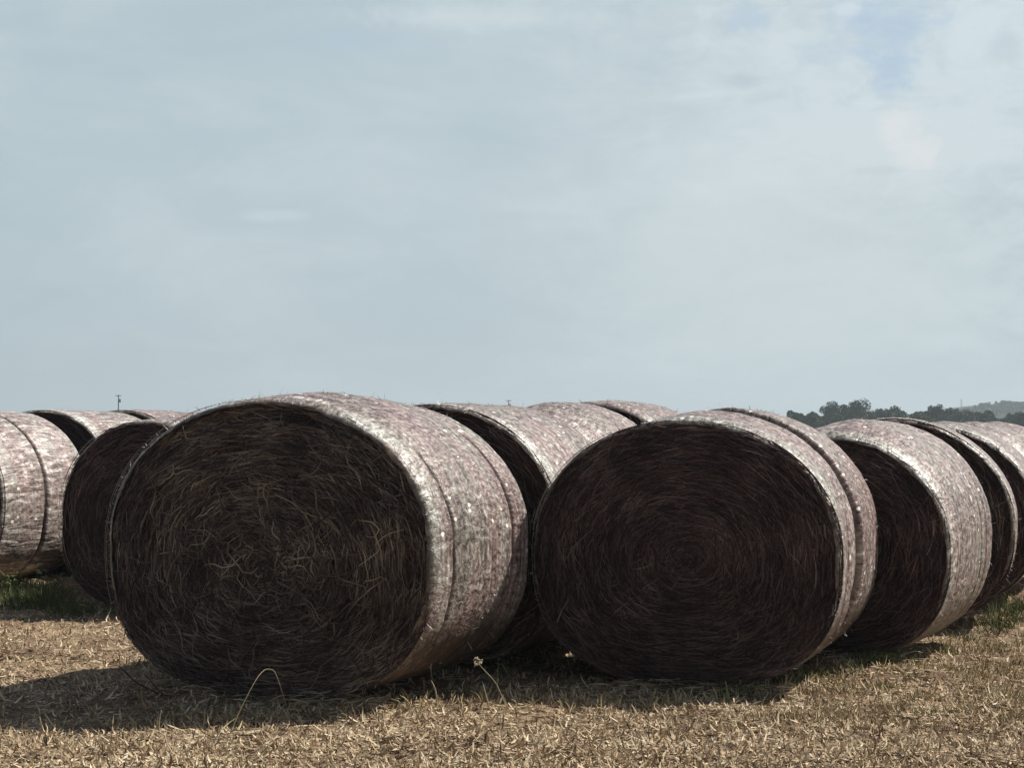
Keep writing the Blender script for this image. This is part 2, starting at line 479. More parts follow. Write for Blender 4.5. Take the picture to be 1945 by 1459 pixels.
                N2 = rng.normal(0, .5, (len(C2), 1, 3)); N2[..., 1] = -1
                V2_, F2_ = ribbons(C2, W2, N2)
                Vs, Fs = join([(Vs, Fs), (V2_, F2_)]); Fs = Fs[0]
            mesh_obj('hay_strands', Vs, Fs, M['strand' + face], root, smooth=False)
    # ---- frayed edge threads and stray stems sticking out of the wrap
    if fray:
        def fit_(C, S_):
            f_ = ft * (1 - (1 - np.clip(1 - S_ / .5, 0, 1) ** 1.5) * sstep(-.45, .2, C[..., 0] / a)); t_ = 1 - taper * (np.clip(S_, 0, None) / L) ** 1.5
            C[..., 0] *= t_ * (1 - f_ * .2); C[..., 2] *= t_ * (1 - f_)
            return C
        n = int(fray * .5); k = 4
        p = rng.uniform(-.35 * pi, 1.35 * pi, n); ss = np.where(rng.uniform(size=n) < .45, rng.uniform(0, .03, n), rng.uniform(0, L, n))
        xx, zz = section(p, a, h)
        lens = rng.gamma(1.5, .008, n) + .005
        d = np.stack([np.cos(p) + rng.normal(0, .9, n), rng.normal(-.1, .8, n), np.sin(p) + rng.normal(0, .9, n)], -1)
        d /= np.linalg.norm(d, axis=1, keepdims=True)
        bend = rng.normal(0, .5, (n, 3))
        t = np.linspace(0, 1, k)
        rb = np.interp(ss, s, rr) * .992
        P0 = fit_(np.stack([xx * rb, ss, zz * rb + h0], -1), ss)
        C = P0[:, None] + lens[:, None, None] * (d[:, None] * t[None, :, None] + bend[:, None] * (t ** 2)[None, :, None] * .6)
        W = rng.uniform(.0008, .002, n)[:, None] * np.array([1, 1, .8, .3])[None]
        Vs, Fs = ribbons(C, W, rng.normal(0, 1, (n, 1, 3)))
        net_parts.append((Vs, Fs)); q_ = np.repeat(rng.uniform(0, 50, (n, 2)), k * 2, 0)
        nuv.append(q_); nhay.append(np.repeat((rng.uniform(size=n) < .4) * .6, k * 2)); nwh.append(np.full(len(Vs), .8))
        # net edge cords lying along the front rim
        cords = []
        for q in range(3):
            pa = rng.uniform(.35 * pi, .8 * pi) if q < 3 else rng.uniform(-.2, .3) * pi
            pb = pa + rng.uniform(.25, .55) * pi
            pc = np.linspace(pa, pb, 60)
            xx, zz = section(pc, a, h)
            rq = .980 + .004 * fbm(pc * 3, q * 3.1, 0, seed + 50, 3) + q * .002
            C = np.stack([xx * rq, np.full(60, -.010) - .004 * q + .002 * fbm(pc * 2, q, 0, seed, 2), zz * rq + h0], -1)
            cords.append(tube(fit_(C, np.zeros(60)), .0013, 4)[:2])
        Vs, Fs = join(cords); net_parts.append((Vs, Fs[0]))
        nuv.append(np.random.default_rng(1).uniform(0, .3, (len(Vs), 2))); nhay.append(np.zeros(len(Vs))); nwh.append(np.full(len(Vs), .6))
    Vn, Fn = join(net_parts)
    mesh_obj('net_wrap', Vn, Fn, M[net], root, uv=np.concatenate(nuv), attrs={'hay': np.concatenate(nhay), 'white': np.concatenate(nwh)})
    return root

A_TH = .449
# ---- front pair
make_bale('hay_bale', 'big round bale with shaggy brown end of tangled straw, nearest on the left side', -1.345, 9.092, A_TH, 1.075, 1.70, 1.27, 3,
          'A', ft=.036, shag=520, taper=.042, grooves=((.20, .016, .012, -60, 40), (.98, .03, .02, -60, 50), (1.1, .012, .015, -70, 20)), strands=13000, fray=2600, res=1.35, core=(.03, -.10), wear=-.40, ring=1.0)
make_bale('hay_bale', 'dark purple-brown ended bale in front on the right, deep groove round its net', .961, 9.523, .36, .925, 1.61, 1.33, 5,
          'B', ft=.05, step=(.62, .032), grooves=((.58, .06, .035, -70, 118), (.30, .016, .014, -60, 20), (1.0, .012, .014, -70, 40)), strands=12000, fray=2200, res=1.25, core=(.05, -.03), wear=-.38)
# ---- right row, going back
make_bale('hay_bale', 'round bale directly behind the dark front bale, broad lit side with speckled net', 1.95, 10.70, .477, .85, 1.54, 1.25, 8,
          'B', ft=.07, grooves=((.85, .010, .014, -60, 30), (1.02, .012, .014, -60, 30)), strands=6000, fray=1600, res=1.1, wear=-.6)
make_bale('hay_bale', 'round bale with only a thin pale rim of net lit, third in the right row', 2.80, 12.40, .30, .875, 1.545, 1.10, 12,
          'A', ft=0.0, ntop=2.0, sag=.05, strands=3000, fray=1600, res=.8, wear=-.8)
make_bale('hay_bale', 'round bale with a bright white shoulder, fourth in the right row under the trees', 3.42, 13.80, .36, .86, 1.525, 1.2, 14,
          'B', ntop=2.0, sag=.03, strands=2000, fray=1000, res=.8)
make_bale('hay_bale', 'pinkish round bale cut by the right picture edge, fifth in the right row', 3.93, 15.02, .38, .86, 1.525, 1.25, 17,
          'B', ft=.06, strands=800, fray=500, res=.6)
make_bale('hay_bale', 'farthest round bale of the right row, a sliver of pink net at the picture edge', 4.50, 16.28, .38, .86, 1.53, 1.25, 18,
          'B', ft=.06, strands=400, fray=300, res=.5)
# ---- middle row behind the shaggy bale
make_bale('hay_bale', 'round bale just behind the shaggy front bale, greyish net and black crescent of its end', -.508, 10.332, .38, .87, 1.625, 1.22, 21,
          'A', taper=.0, ft=.0, strands=2500, fray=1400, res=1.0, grooves=())
make_bale('hay_bale', 'round bale in the dip between the two front bales, high pink-tan crown', .0, 11.50, .38, .87, 1.66, 1.18, 23,
          'B', ft=.075, taper=.0, strands=500, fray=900, res=.8)
make_bale('hay_bale', 'round bale whose reddish crown shows just left of the dark front bale', 0.56, 12.77, .40, .88, 1.685, 1.22, 25,
          'B', ft=.012, strands=500, fray=600, res=.6)
# ---- left rows
make_bale('hay_bale', 'dark ended round bale half hidden behind the left flank of the shaggy bale', -2.898, 13.312, .38, .82, 1.564, 1.25, 31,
          'B', strands=4500, fray=900, res=.9)
make_bale('hay_bale', 'round bale at the left picture edge with ribbed pinkish net and an orange split seam', -5.258, 15.194, .38, .85, 1.63, 1.25, 33,
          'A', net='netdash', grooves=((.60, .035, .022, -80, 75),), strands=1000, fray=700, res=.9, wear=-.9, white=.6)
make_bale('hay_bale', 'round bale second in the left row, dark curved gap before it', -4.68, 16.75, .34, .85, 1.64, 1.25, 35,
          'B', ft=.0, net='netdash', strands=1500, fray=500, res=.7)
make_bale('hay_bale', 'small looking round bale third in the left row, under the utility pole', -4.22, 18.22, .34, .85, 1.65, 1.25, 37,
          'B', ft=.0, strands=1500, fray=400, res=.6)
make_bale('hay_bale', 'last round bale of the left row, just a low crown beside the dark ended bale', -3.93, 19.50, .34, .85, 1.64, 1.25, 39,
          'B', strands=300, fray=300, res=.5)

make_bale('hay_bale', 'unseen round bale added behind the half hidden dark ended bale to shade the ground', -3.05, 14.95, .38, .82, 1.50, 1.25, 41,
          'B', strands=300, fray=200, res=.5)  # out of sight; placed so its shadow darkens the ground at the left
make_bale('hay_bale', 'second unseen round bale, added farther back to shade the ground there', -3.4, 16.2, .38, .82, 1.48, 1.25, 42,
          'B', strands=300, fray=200, res=.5)  # also unseen, added as a further shadow caster for that corner

# ------------------------------------------------------------------ ground cover
FOOT = [(-1.345, 9.092, A_TH, 1.075), (.961, 9.523, .36, .925), (1.98, 10.727, .477, .85), (2.891, 12.454, .338, .85), (-2.898, 13.312, .38, .82), (-.508, 10.332, .38, .85), (-5.258, 15.194, .38, .85)]
def under_bale(x, y, m=0.0):
    r = np.zeros(x.shape, bool)
    for (bx, by, th, a) in FOOT:
        dx, dy = x - bx, y - by
        u = dx * cos(th) - dy * sin(th); v = dx * sin(th) + dy * cos(th)
        r |= (np.abs(u) < a * .38 + m) & (v > .0) & (v < 1.25)
    return r

def scatter(n, rng, ymin=6.6, ymax=17.0, p=2.6):
    """denser near the camera, like what the picture can show"""
    t = rng.uniform(size=n)
    iy = (1 / ymin ** p) + t * ((1 / ymax ** p) - (1 / ymin ** p))
    y = iy ** (-1 / p)
    x = rng.uniform(-1, 1, n) * (y * .325 + .35)
    return x, y

def litter(n, seed, lmin, lmax, wmin, wmax, tilt, k=4, p=1.8, ymax=17.0, curl=.6, cl=0):
    rng = np.random.default_rng(seed)
    x, y = scatter(n, rng, p=p, ymax=ymax)
    keep = ~under_bale(x, y)
    x, y = x[keep], y[keep]
    if cl:
        c = fbm(x * 2.5, y * 2.5, 0, cl, 3)
        kp = rng.uniform(size=len(x)) < sstep(-.45, .35, c)
        x, y = x[kp], y[kp]
    n = len(x)
    L = rng.uniform(lmin, lmax, n) * rng.uniform(.5, 1, n)
    az = rng.uniform(0, 2 * pi, n); el = np.abs(rng.normal(0, tilt, n))
    bend = rng.normal(0, curl, n); vb = rng.normal(0, curl * .6, n)
    t = np.linspace(0, 1, k)[None]
    a_ = az[:, None] + bend[:, None] * t
    e_ = el[:, None] + vb[:, None] * t
    st = L[:, None] / (k - 1)
    dx = np.cumsum(np.cos(a_) * np.cos(e_) * st, 1) - st; dy = np.cumsum(np.sin(a_) * np.cos(e_) * st, 1) - st
    dz = np.cumsum(np.sin(e_) * st, 1) - st
    X = x[:, None] + dx; Y = y[:, None] + dy
    Z0 = ground_h(x, y)[:, None]
    Z = Z0 + np.abs(rng.normal(0, .008, n))[:, None] + .002 + dz
    Z = np.maximum(Z, Z0 + .001)
    C = np.stack([X, Y, Z], -1)
    W = rng.uniform(wmin, wmax, n)[:, None] * np.interp(np.linspace(0, 1, k), [0, .3, .7, 1], [.6, 1, .9, .25])[None]
    N = rng.normal(0, .45, (n, 1, 3)); N[..., 2] = 1
    return ribbons(C, W, N)

def tufts(cen, seed, n, hmin, hmax, spread, w=(.0012, .003), k=5, lean=.45):
    rng = np.random.default_rng(seed)
    C = []; 
    cen = np.asarray(cen, float)
    idx = rng.integers(0, len(cen), n)
    r = rng.normal(0, 1, (n, 2)) * spread
    x = cen[idx, 0] + r[:, 0]; y = cen[idx, 1] + r[:, 1]
    h = rng.uniform(hmin, hmax, n); az = rng.uniform(0, 2 * pi, n); le = np.abs(rng.normal(0, lean, n)); cu = rng.uniform(.1, .9, n)
    t = np.linspace(0, 1, k)[None]
    e = pi / 2 - le[:, None] - cu[:, None] * t ** 1.5
    st = h[:, None] / (k - 1)
    hx = np.cumsum(np.cos(e) * st, 1) - np.cos(e[:, :1]) * st; hz = np.cumsum(np.sin(e) * st, 1) - np.sin(e[:, :1]) * st
    X = x[:, None] + np.cos(az)[:, None] * hx; Y = y[:, None] + np.sin(az)[:, None] * hx
    Z = ground_h(x, y)[:, None] - .004 + hz
    C = np.stack([X, Y, Z], -1)
    W = rng.uniform(*w, n)[:, None] * np.interp(np.linspace(0, 1, k), [0, .5, 1], [.9, 1, .12])[None]
    N = rng.normal(0, 1, (n, 1, 3)); N[..., 2] *= .3
    return ribbons(C, W, N)

V, F = litter(85000, 101, .015, .12, .0014, .0062, .30, p=1.6, curl=1.0)
V_, F_ = litter(20000, 103, .03, .12, .0025, .006, .28, p=1.7, curl=1.3, cl=91)
V2_, F2_ = litter(75000, 104, .015, .10, .0014, .0062, .26, p=1.6, curl=1.0, cl=55)
V, F = join([(V, F), (V_, F_), (V2_, F2_)])
o = mesh_obj('straw_litter', V, F, M['litter'], smooth=False)
tag(o, 'chopped tan straw lying matted over the field in front of the bales', 'straw', kind='stuff')
V, F = litter(8000, 102, .06, .24, .0016, .0042, .18, k=6, p=2.0, curl=.9, cl=77)
o = mesh_obj('loose_straw', V, F, M['drygrass'], smooth=False)
tag(o, 'longer pale straw stems tossed loosely over the matted litter', 'straw', kind='stuff')

def fallen(seed, n, lmin, lmax):
    rng = np.random.default_rng(seed); Cs = []
    for (bx, by, th, a, m) in ((-1.345, 9.092, A_TH, 1.075, n), (.961, 9.523, .36, .925, n * 2 // 3), (1.95, 10.70, .477, .85, n // 3), (-2.898, 13.312, .38, .82, n // 4)):
        u = rng.uniform(-.62, .62, m) * a; v = -np.abs(rng.normal(0, .07, m)) + .06
        x = bx + u * cos(th) + v * sin(th); y = by - u * sin(th) + v * cos(th)
        L = rng.uniform(lmin, lmax, m); az = rng.normal(0, .8, m) + np.where(rng.uniform(size=m) < .5, 0, pi); k = 5
        t = np.linspace(0, 1, k)[None]; bd = rng.normal(0, 1.2, m)[:, None] * t; el = np.abs(rng.normal(0, .35, m))[:, None] * (1 - 1.4 * t)
        st = L[:, None] / (k - 1)
        X = x[:, None] + np.cumsum(np.cos(az[:, None] + bd) * np.cos(el) * st, 1); Y = y[:, None] + np.cumsum(np.sin(az[:, None] + bd) * np.cos(el) * st, 1)
        g = ground_h(x, y)[:, None]
        heap = .03 * np.exp(-(v / .06) ** 2) * rng.uniform(0, 1, m)
        Z = np.maximum(g + heap[:, None] + .004 + np.cumsum(np.sin(el) * st, 1), g + .002)
        Cs.append(np.stack([X, Y, Z], -1))
    C = np.concatenate(Cs)
    W = rng.uniform(.0012, .0036, len(C))[:, None] * np.array([.5, 1, 1, .9, .3])[None]
    return ribbons(C, W, rng.normal(0, .6, (len(C), 1, 3)) + [0, 0, 1])
V, F = fallen(105, 1700, .05, .18)
o = mesh_obj('fallen_hay', V, F, M['litter'], smooth=False)
tag(o, 'loose hay dropped and heaped along the foot of the bales', 'hay', kind='stuff')

def rnd(seed, n, x0, x1, y0, y1):
    r = np.random.default_rng(seed)
    return np.stack([r.uniform(x0, x1, n), r.uniform(y0, y1, n)], -1)
def pxy(px, py):
    Y = CAMH * FPX / (py - HORIZON); return (at(px, Y), Y)
# short dry grass tufts, thicker towards the right
c1 = rnd(1, 260, -2.6, 3.6, 7.1, 12.5)
c2 = rnd(2, 330, 1.0, 4.6, 8.3, 13.5)
c2 = c2[(c2[:, 0] > 1.15 + (c2[:, 1] - 8.6) * .72)]
V1 = tufts(c1, 201, 900, .02, .06, .03)
V2 = tufts(c2, 202, 9000, .025, .075, .06)
c4 = [pxy(px, 1338 - .075 * max(0, px - 1150) + 6 * sin(px * .1)) for px in range(700, 1620, 13)]
V5 = tufts(c4, 203, 420, .03, .11, .035, w=(.002, .005), lean=.6)
c5 = [pxy(px, 1382 + 5 * sin(px * .07) - .03 * px) for px in range(250, 800, 17)]
V6 = tufts(c5, 204, 260, .03, .09, .04, w=(.0015, .004), lean=.6)
V, F = join([V1, V2, V5, V6])
o = mesh_obj('dry_grass', V, F, M['drygrass'], smooth=False)
tag(o, 'short dry yellow grass in tufts among the straw, thickest at the right', 'grass', kind='stuff')
# green grass at the foot of the right row and in the shade at the left
gl = []
for (px, py) in [(1375, 1312), (1400, 1318), (1440, 1308), (1480, 1300), (1500, 1296), (1545, 1290), (1600, 1285), (1650, 1268), (1665, 1272), (1680, 1270), (1730, 1258), (1790, 1235), (1840, 1215), (1880, 1200), (1900, 1190), (1935, 1180), (1870, 1185), (1920, 1165)]:
    gl.append(pxy(px, py))
V1 = tufts(gl, 211, 1500, .04, .12, .055)
gl2 = [pxy(px, py) for (px, py) in [(5, 1140), (25, 1150), (45, 1145), (70, 1135), (90, 1140), (10, 1125), (60, 1120), (100, 1150), (130, 1158), (30, 1130), (150, 1166), (80, 1128)]]
V2 = tufts(gl2, 212, 2600, .05, .16, .14)
V3 = tufts([pxy(px, py) for (px, py) in [(1900, 1175), (1930, 1150), (1945, 1160), (1915, 1165), (1890, 1190)]], 213, 500, .08, .2, .09)
c3 = rnd(5, 100, 1.6, 4.2, 8.5, 12); c3 = c3[(c3[:, 0] > 1.3 + (c3[:, 1] - 8.6) * .72)]
V4 = tufts(c3, 214, 1500, .02, .055, .05)
V, F = join([V1, V2, V3, V4])
o = mesh_obj('green_grass', V, F, M['green'], smooth=False)
tag(o, 'green grass growing at the feet of the bales', 'grass', kind='stuff')

# ---- single plants that stand out
def z0(x, y): return float(ground_h(x, y))
def curve(pts, n=14):
    pts = np.asarray(pts, float); t = np.linspace(0, len(pts) - 1, n)
    out = []
    for q in t:
        i = min(int(q), len(pts) - 2); f = q - i
        p0 = pts[max(i - 1, 0)]; p1 = pts[i]; p2 = pts[i + 1]; p3 = pts[min(i + 2, len(pts) - 1)]
        out.append(.5 * ((2 * p1) + (-p0 + p2) * f + (2 * p0 - 5 * p1 + 4 * p2 - p3) * f * f + (-p0 + 3 * p1 - 3 * p2 + p3) * f ** 3))
    return np.array(out)

def wp(px, py, Y):
    return np.array([at(px, Y), Y, CAMH + (HORIZON - py) / FPX * Y])

def single_stem(name, label, cat, pts, Y, r, mat, dy=None):
    P = np.array([wp(px, py, Y + (dy[i] if dy else 0)) for i, (px, py) in enumerate(pts)])
    base = np.array([P[0][0], P[0][1], z0(P[0][0], P[0][1])])
    P[0][2] = base[2] - .01
    C = curve(P - base, 18)
    rad = np.linspace(r, r * .5, 18)
    V, q, t = tube(C, rad, 6)
    o = mesh_obj(name, V, [q, t], mat)
    o.location = base
    return tag(o, label, cat)
single_stem('bent_straw', 'pale bent reed arching in front of the shaggy front bale', 'straw', [(438, 1400), (458, 1348), (484, 1297), (500, 1275), (512, 1270), (524, 1276), (535, 1305), (546, 1340)], 8.15, .0019, M['drygrass'], [0, .05, .1, .15, .18, .2, .25, .3])
single_stem('twig', 'dark twig poking from under the left foot of the shaggy bale', 'twig', [(318, 1332), (290, 1310), (262, 1295), (243, 1278), (228, 1264)], 9.1, .006, M['twig'], [0, -.02, -.04, -.06, -.08])
single_stem('twig', 'shorter dark twig just right of the longer one at the shaggy bale foot', 'twig', [(335, 1336), (310, 1316), (292, 1296), (276, 1278)], 9.12, .004, M['twig'], [0, -.02, -.04, -.05])
single_stem('straw_stub', 'short thick straw stub upright in the sun left of the bent reed', 'straw', [(306, 1392), (305, 1372), (309, 1348)], 8.2, .0045, M['stem'])
single_stem('straw_stub', 'pale leaning straw stub sticking up between the two front bales', 'straw', [(832, 1332), (828, 1312), (820, 1292)], 8.9, .005, M['stem'])
single_stem('straw_stub', 'straw stub beside the dry seed weed between the front bales', 'straw', [(932, 1340), (924, 1322), (918, 1300)], 8.85, .005, M['stem'])
single_stem('straw_stub', 'thick green straw stub upright at the foot of the dark front bale', 'straw', [(1378, 1325), (1379, 1308), (1376, 1292)], 9.1, .006, M['weedleaf'])

def seed_weed():
    Y = 8.9
    root = empty('dry_weed', (at(965, Y), Y, z0(at(965, Y), Y)))
    tag(root, 'dry weed with pale seed head before the black gap between the front bales', 'weed')
    b = np.array(root.location)
    P = np.array([wp(px, py, Y) for px, py in [(965, 1342), (952, 1318), (940, 1294), (920, 1272), (906, 1256)]]) - b
    P[0][2] = -.01
    V, q, t = tube(curve(P, 16), np.linspace(.0028, .0015, 16), 6)
    V2, q2, t2 = tube(curve(np.array([P[1], P[1] + [-.02, 0, .05], P[1] + [-.015, 0, .08]]), 8), .0013, 5)
    Vs, Fs = join([(V, q, t), (V2, q2, t2)])
    mesh_obj('stem', Vs, Fs, M['stem'], root)
    rng = np.random.default_rng(4); n = 26
    c = P[-1] + rng.normal(0, .012, (n, 3))
    d = rng.normal(0, 1, (n, 3)); d /= np.linalg.norm(d, axis=1, keepdims=True)
    C = c[:, None] + d[:, None] * np.linspace(-.5, .5, 3)[None, :, None] * .019
    V, F = ribbons(C, np.full((n, 3), .0045) * np.array([.3, 1, .3]), rng.normal(0, 1, (n, 1, 3)))
    mesh_obj('seed_head', V, F, M['stem'], root, smooth=False)
seed_weed()

def leafy_weed(label, px, py, hgt, seed, n=16, size=.05):
    x, y = pxy(px, py); z = z0(x, y); rng = np.random.default_rng(seed)
    root = empty('leafy_weed', (x, y, z)); tag(root, label, 'weed', 'leafy weeds by the left bales')
    stems = []; leaves = []
    for q in range(4):
        top = np.array([rng.normal(0, .10), rng.normal(0, .08), hgt * rng.uniform(.65, 1)])
        P = curve(np.array([[0, 0, -.01], top * [.3, .3, .5], top]), 10)
        stems.append(tube(P, np.linspace(.004, .002, 10), 5))
        for w in range(n // 4 + 1):
            b = P[rng.integers(3, 10)]; az = rng.uniform(0, 2 * pi); L = size * rng.uniform(.6, 1.3)
            d = np.array([cos(az), sin(az), rng.uniform(-.2, .5)])
            t = np.linspace(0, 1, 5)
            C = b + d * L * t[:, None] + np.array([0, 0, -1]) * (t ** 2)[:, None] * L * .4
            leaves.append((C, L * .28 * np.array([.15, .8, 1, .7, .08])))
    V, F = join(stems); mesh_obj('stem', V, F, M['weedleaf'], root)
    C = np.array([l[0] for l in leaves]); W = np.array([l[1] for l in leaves])
    V, F = ribbons(C, W, rng.normal(0, .35, (len(C), 1, 3)) + [0, -.3, 1]); mesh_obj('leaves', V, F, M['weedleaf'], root)
leafy_weed('broad leaved weed in front of the ribbed left bale, pale leaves catching sun', 80, 1128, .30, 1, 14, .05)
leafy_weed('low leafy weed at the far left edge in the bale shade', 28, 1130, .24, 2, 12, .045)
leafy_weed('thin stalked weed at the edge of the bale shade on the left', 35, 1158, .24, 3, 8, .04)

# ------------------------------------------------------------------ far things
def make_tree(name, label, px, top, Y, wpx, seed, mat, group='trees beyond the field', trunk_h=.25):
    x, zt = at(px, Y, top); rng = np.random.default_rng(seed)
    w = wpx * 1.3 / FPX * Y / 2; H = zt
    root = empty(name, (x, Y, 0)); tag(root, label, 'tree', group)
    parts = [tube(curve(np.array([[0, 0, -.1], [rng.normal(0, .1), 0, H * .35], [rng.normal(0, .25), 0, H * .75]]), 8), np.linspace(.20, .06, 8), 7)]
    for q in range(5):
        az = rng.uniform(0, 2 * pi); b = H * rng.uniform(.25, .5)
        parts.append(tube(curve(np.array([[0, 0, b], [cos(az) * w * .35, sin(az) * w * .35, b + H * .15], [cos(az) * w * .7, sin(az) * w * .7, b + H * .28]]), 6), np.linspace(.09, .03, 6), 5))
    V, F = join(parts); mesh_obj('trunk', V, F, M['bark'], root)
    nl = 9
    lobes = []
    for q in range(nl):
        az = rng.uniform(0, 2 * pi); rr = w * rng.uniform(.15, .68)
        hz = H * rng.uniform(.32, .74)
        lobes.append((cos(az) * rr, sin(az) * rr, hz, w * rng.uniform(.32, .52), H * rng.uniform(.16, .26)))
    lobes.append((rng.normal(0, w * .15), 0, H * .78, w * .45, H * .22))
    n = 3400
    li = rng.integers(0, len(lobes), n); lb = np.array(lobes)[li]
    d = rng.normal(0, 1, (n, 3)); d /= np.linalg.norm(d, axis=1, keepdims=True)
    rad = rng.uniform(.45, 1.05, n)[:, None]
    c = lb[:, :3] + d * rad * np.stack([lb[:, 3], lb[:, 3], lb[:, 4]], -1)
    c[:, 2] = np.clip(c[:, 2], H * .06, H * 1.01)
    sz = rng.uniform(.10, .26, n)
    e1 = rng.normal(0, 1, (n, 3)); e1 /= np.linalg.norm(e1, axis=1, keepdims=True)
    e2 = np.cross(e1, rng.normal(0, 1, (n, 3))); e2 /= np.linalg.norm(e2, axis=1, keepdims=True)
    V = np.stack([c - e1 * sz[:, None], c + e2 * sz[:, None] * .6, c + e1 * sz[:, None], c - e2 * sz[:, None] * .6], 1).reshape(-1, 3)
    F = np.arange(n * 4).reshape(-1, 4)
    mesh_obj('crown', V, F, M[mat], root, smooth=False)

TREES = [
 (1512, 784, 300, 24, 'leafA', 'low dark tree at the left end of the treeline'),
 (1535, 785, 300, 26, 'leafA', 'low rounded tree right next to the lowest dark one'),
 (1555, 796, 310, 22, 'leafB', 'small scrub tree in the gap before the tall trees'),
 (1583, 761, 330, 42, 'leafA', 'left one of the two tallest rounded trees'),
 (1606, 768, 325, 34, 'leafB', 'tree filling the notch between the two tallest trees'),
 (1636, 757, 330, 52, 'leafA', 'tallest rounded tree of the treeline'),
 (1668, 776, 325, 30, 'leafB', 'lower tree on the right shoulder of the tallest tree'),
 (1690, 771, 320, 40, 'leafA', 'mid height tree right of the tallest pair'),
 (1718, 780, 315, 34, 'leafA', 'sloping lower tree before the dip of the treeline'),
 (1740, 785, 310, 26, 'leafB', 'small tree at the dip in the treeline'),
 (1757, 780, 320, 28, 'leafB', 'tree rising just right of the dip'),
 (1777, 767, 320, 30, 'leafA', 'spiky topped tree standing above its neighbours, right of the dip'),
 (1803, 774, 330, 36, 'leafB', 'flat topped tree left of the faint mast'),
 (1833, 778, 325, 38, 'leafB', 'grey green tree under the faint mast'),
 (1860, 782, 315, 30, 'leafB', 'pale tree in front of the hill pasture'),
 (1935, 783, 300, 40, 'leafA', 'dark green tree at the right picture edge before the hill'),
 (1962, 779, 300, 44, 'leafA', 'last tree of the line, cut by the right picture edge'),
]
for i, (px, top, Y, w, mt, lab) in enumerate(TREES):
    make_tree('tree', lab, px, top, Y, w, 300 + i, mt)

# shrubby wood under and between the trees
def wood(name, label, x0, x1, Yb, topf, n, seed, mat, size=(.12, .3)):
    rng = np.random.default_rng(seed)
    px = rng.uniform(x0, x1, n); Y = Yb + rng.uniform(-8, 8, n)
    H = topf(px) ; zmax = CAMH + (HORIZON - H) / FPX * Y
    z = zmax * rng.uniform(0, 1, n) ** .7 * (.85 + .2 * vnoise(px * .12, 0, 0, seed))
    c = np.stack([at(px, Y), Y, np.maximum(z, .05)], -1)
    sz = rng.uniform(*size, n)[:, None]
    e1 = rng.normal(0, 1, (n, 3)); e1 /= np.linalg.norm(e1, axis=1, keepdims=True)
    e2 = np.cross(e1, rng.normal(0, 1, (n, 3))); e2 /= np.linalg.norm(e2, axis=1, keepdims=True)
    V = np.stack([c - e1 * sz, c + e2 * sz * .6, c + e1 * sz, c - e2 * sz * .6], 1).reshape(-1, 3)
    o = mesh_obj(name, V, np.arange(n * 4).reshape(-1, 4), M[mat], smooth=False)
    tag(o, label, 'undergrowth', kind='stuff')
wood('undergrowth', 'dark scrub filling the foot of the treeline', 1495, 2010, 318, lambda p: 783 + 3 * np.sin(p * .05) + 3 * np.sin(p * .17), 45000, 71, 'leafA')

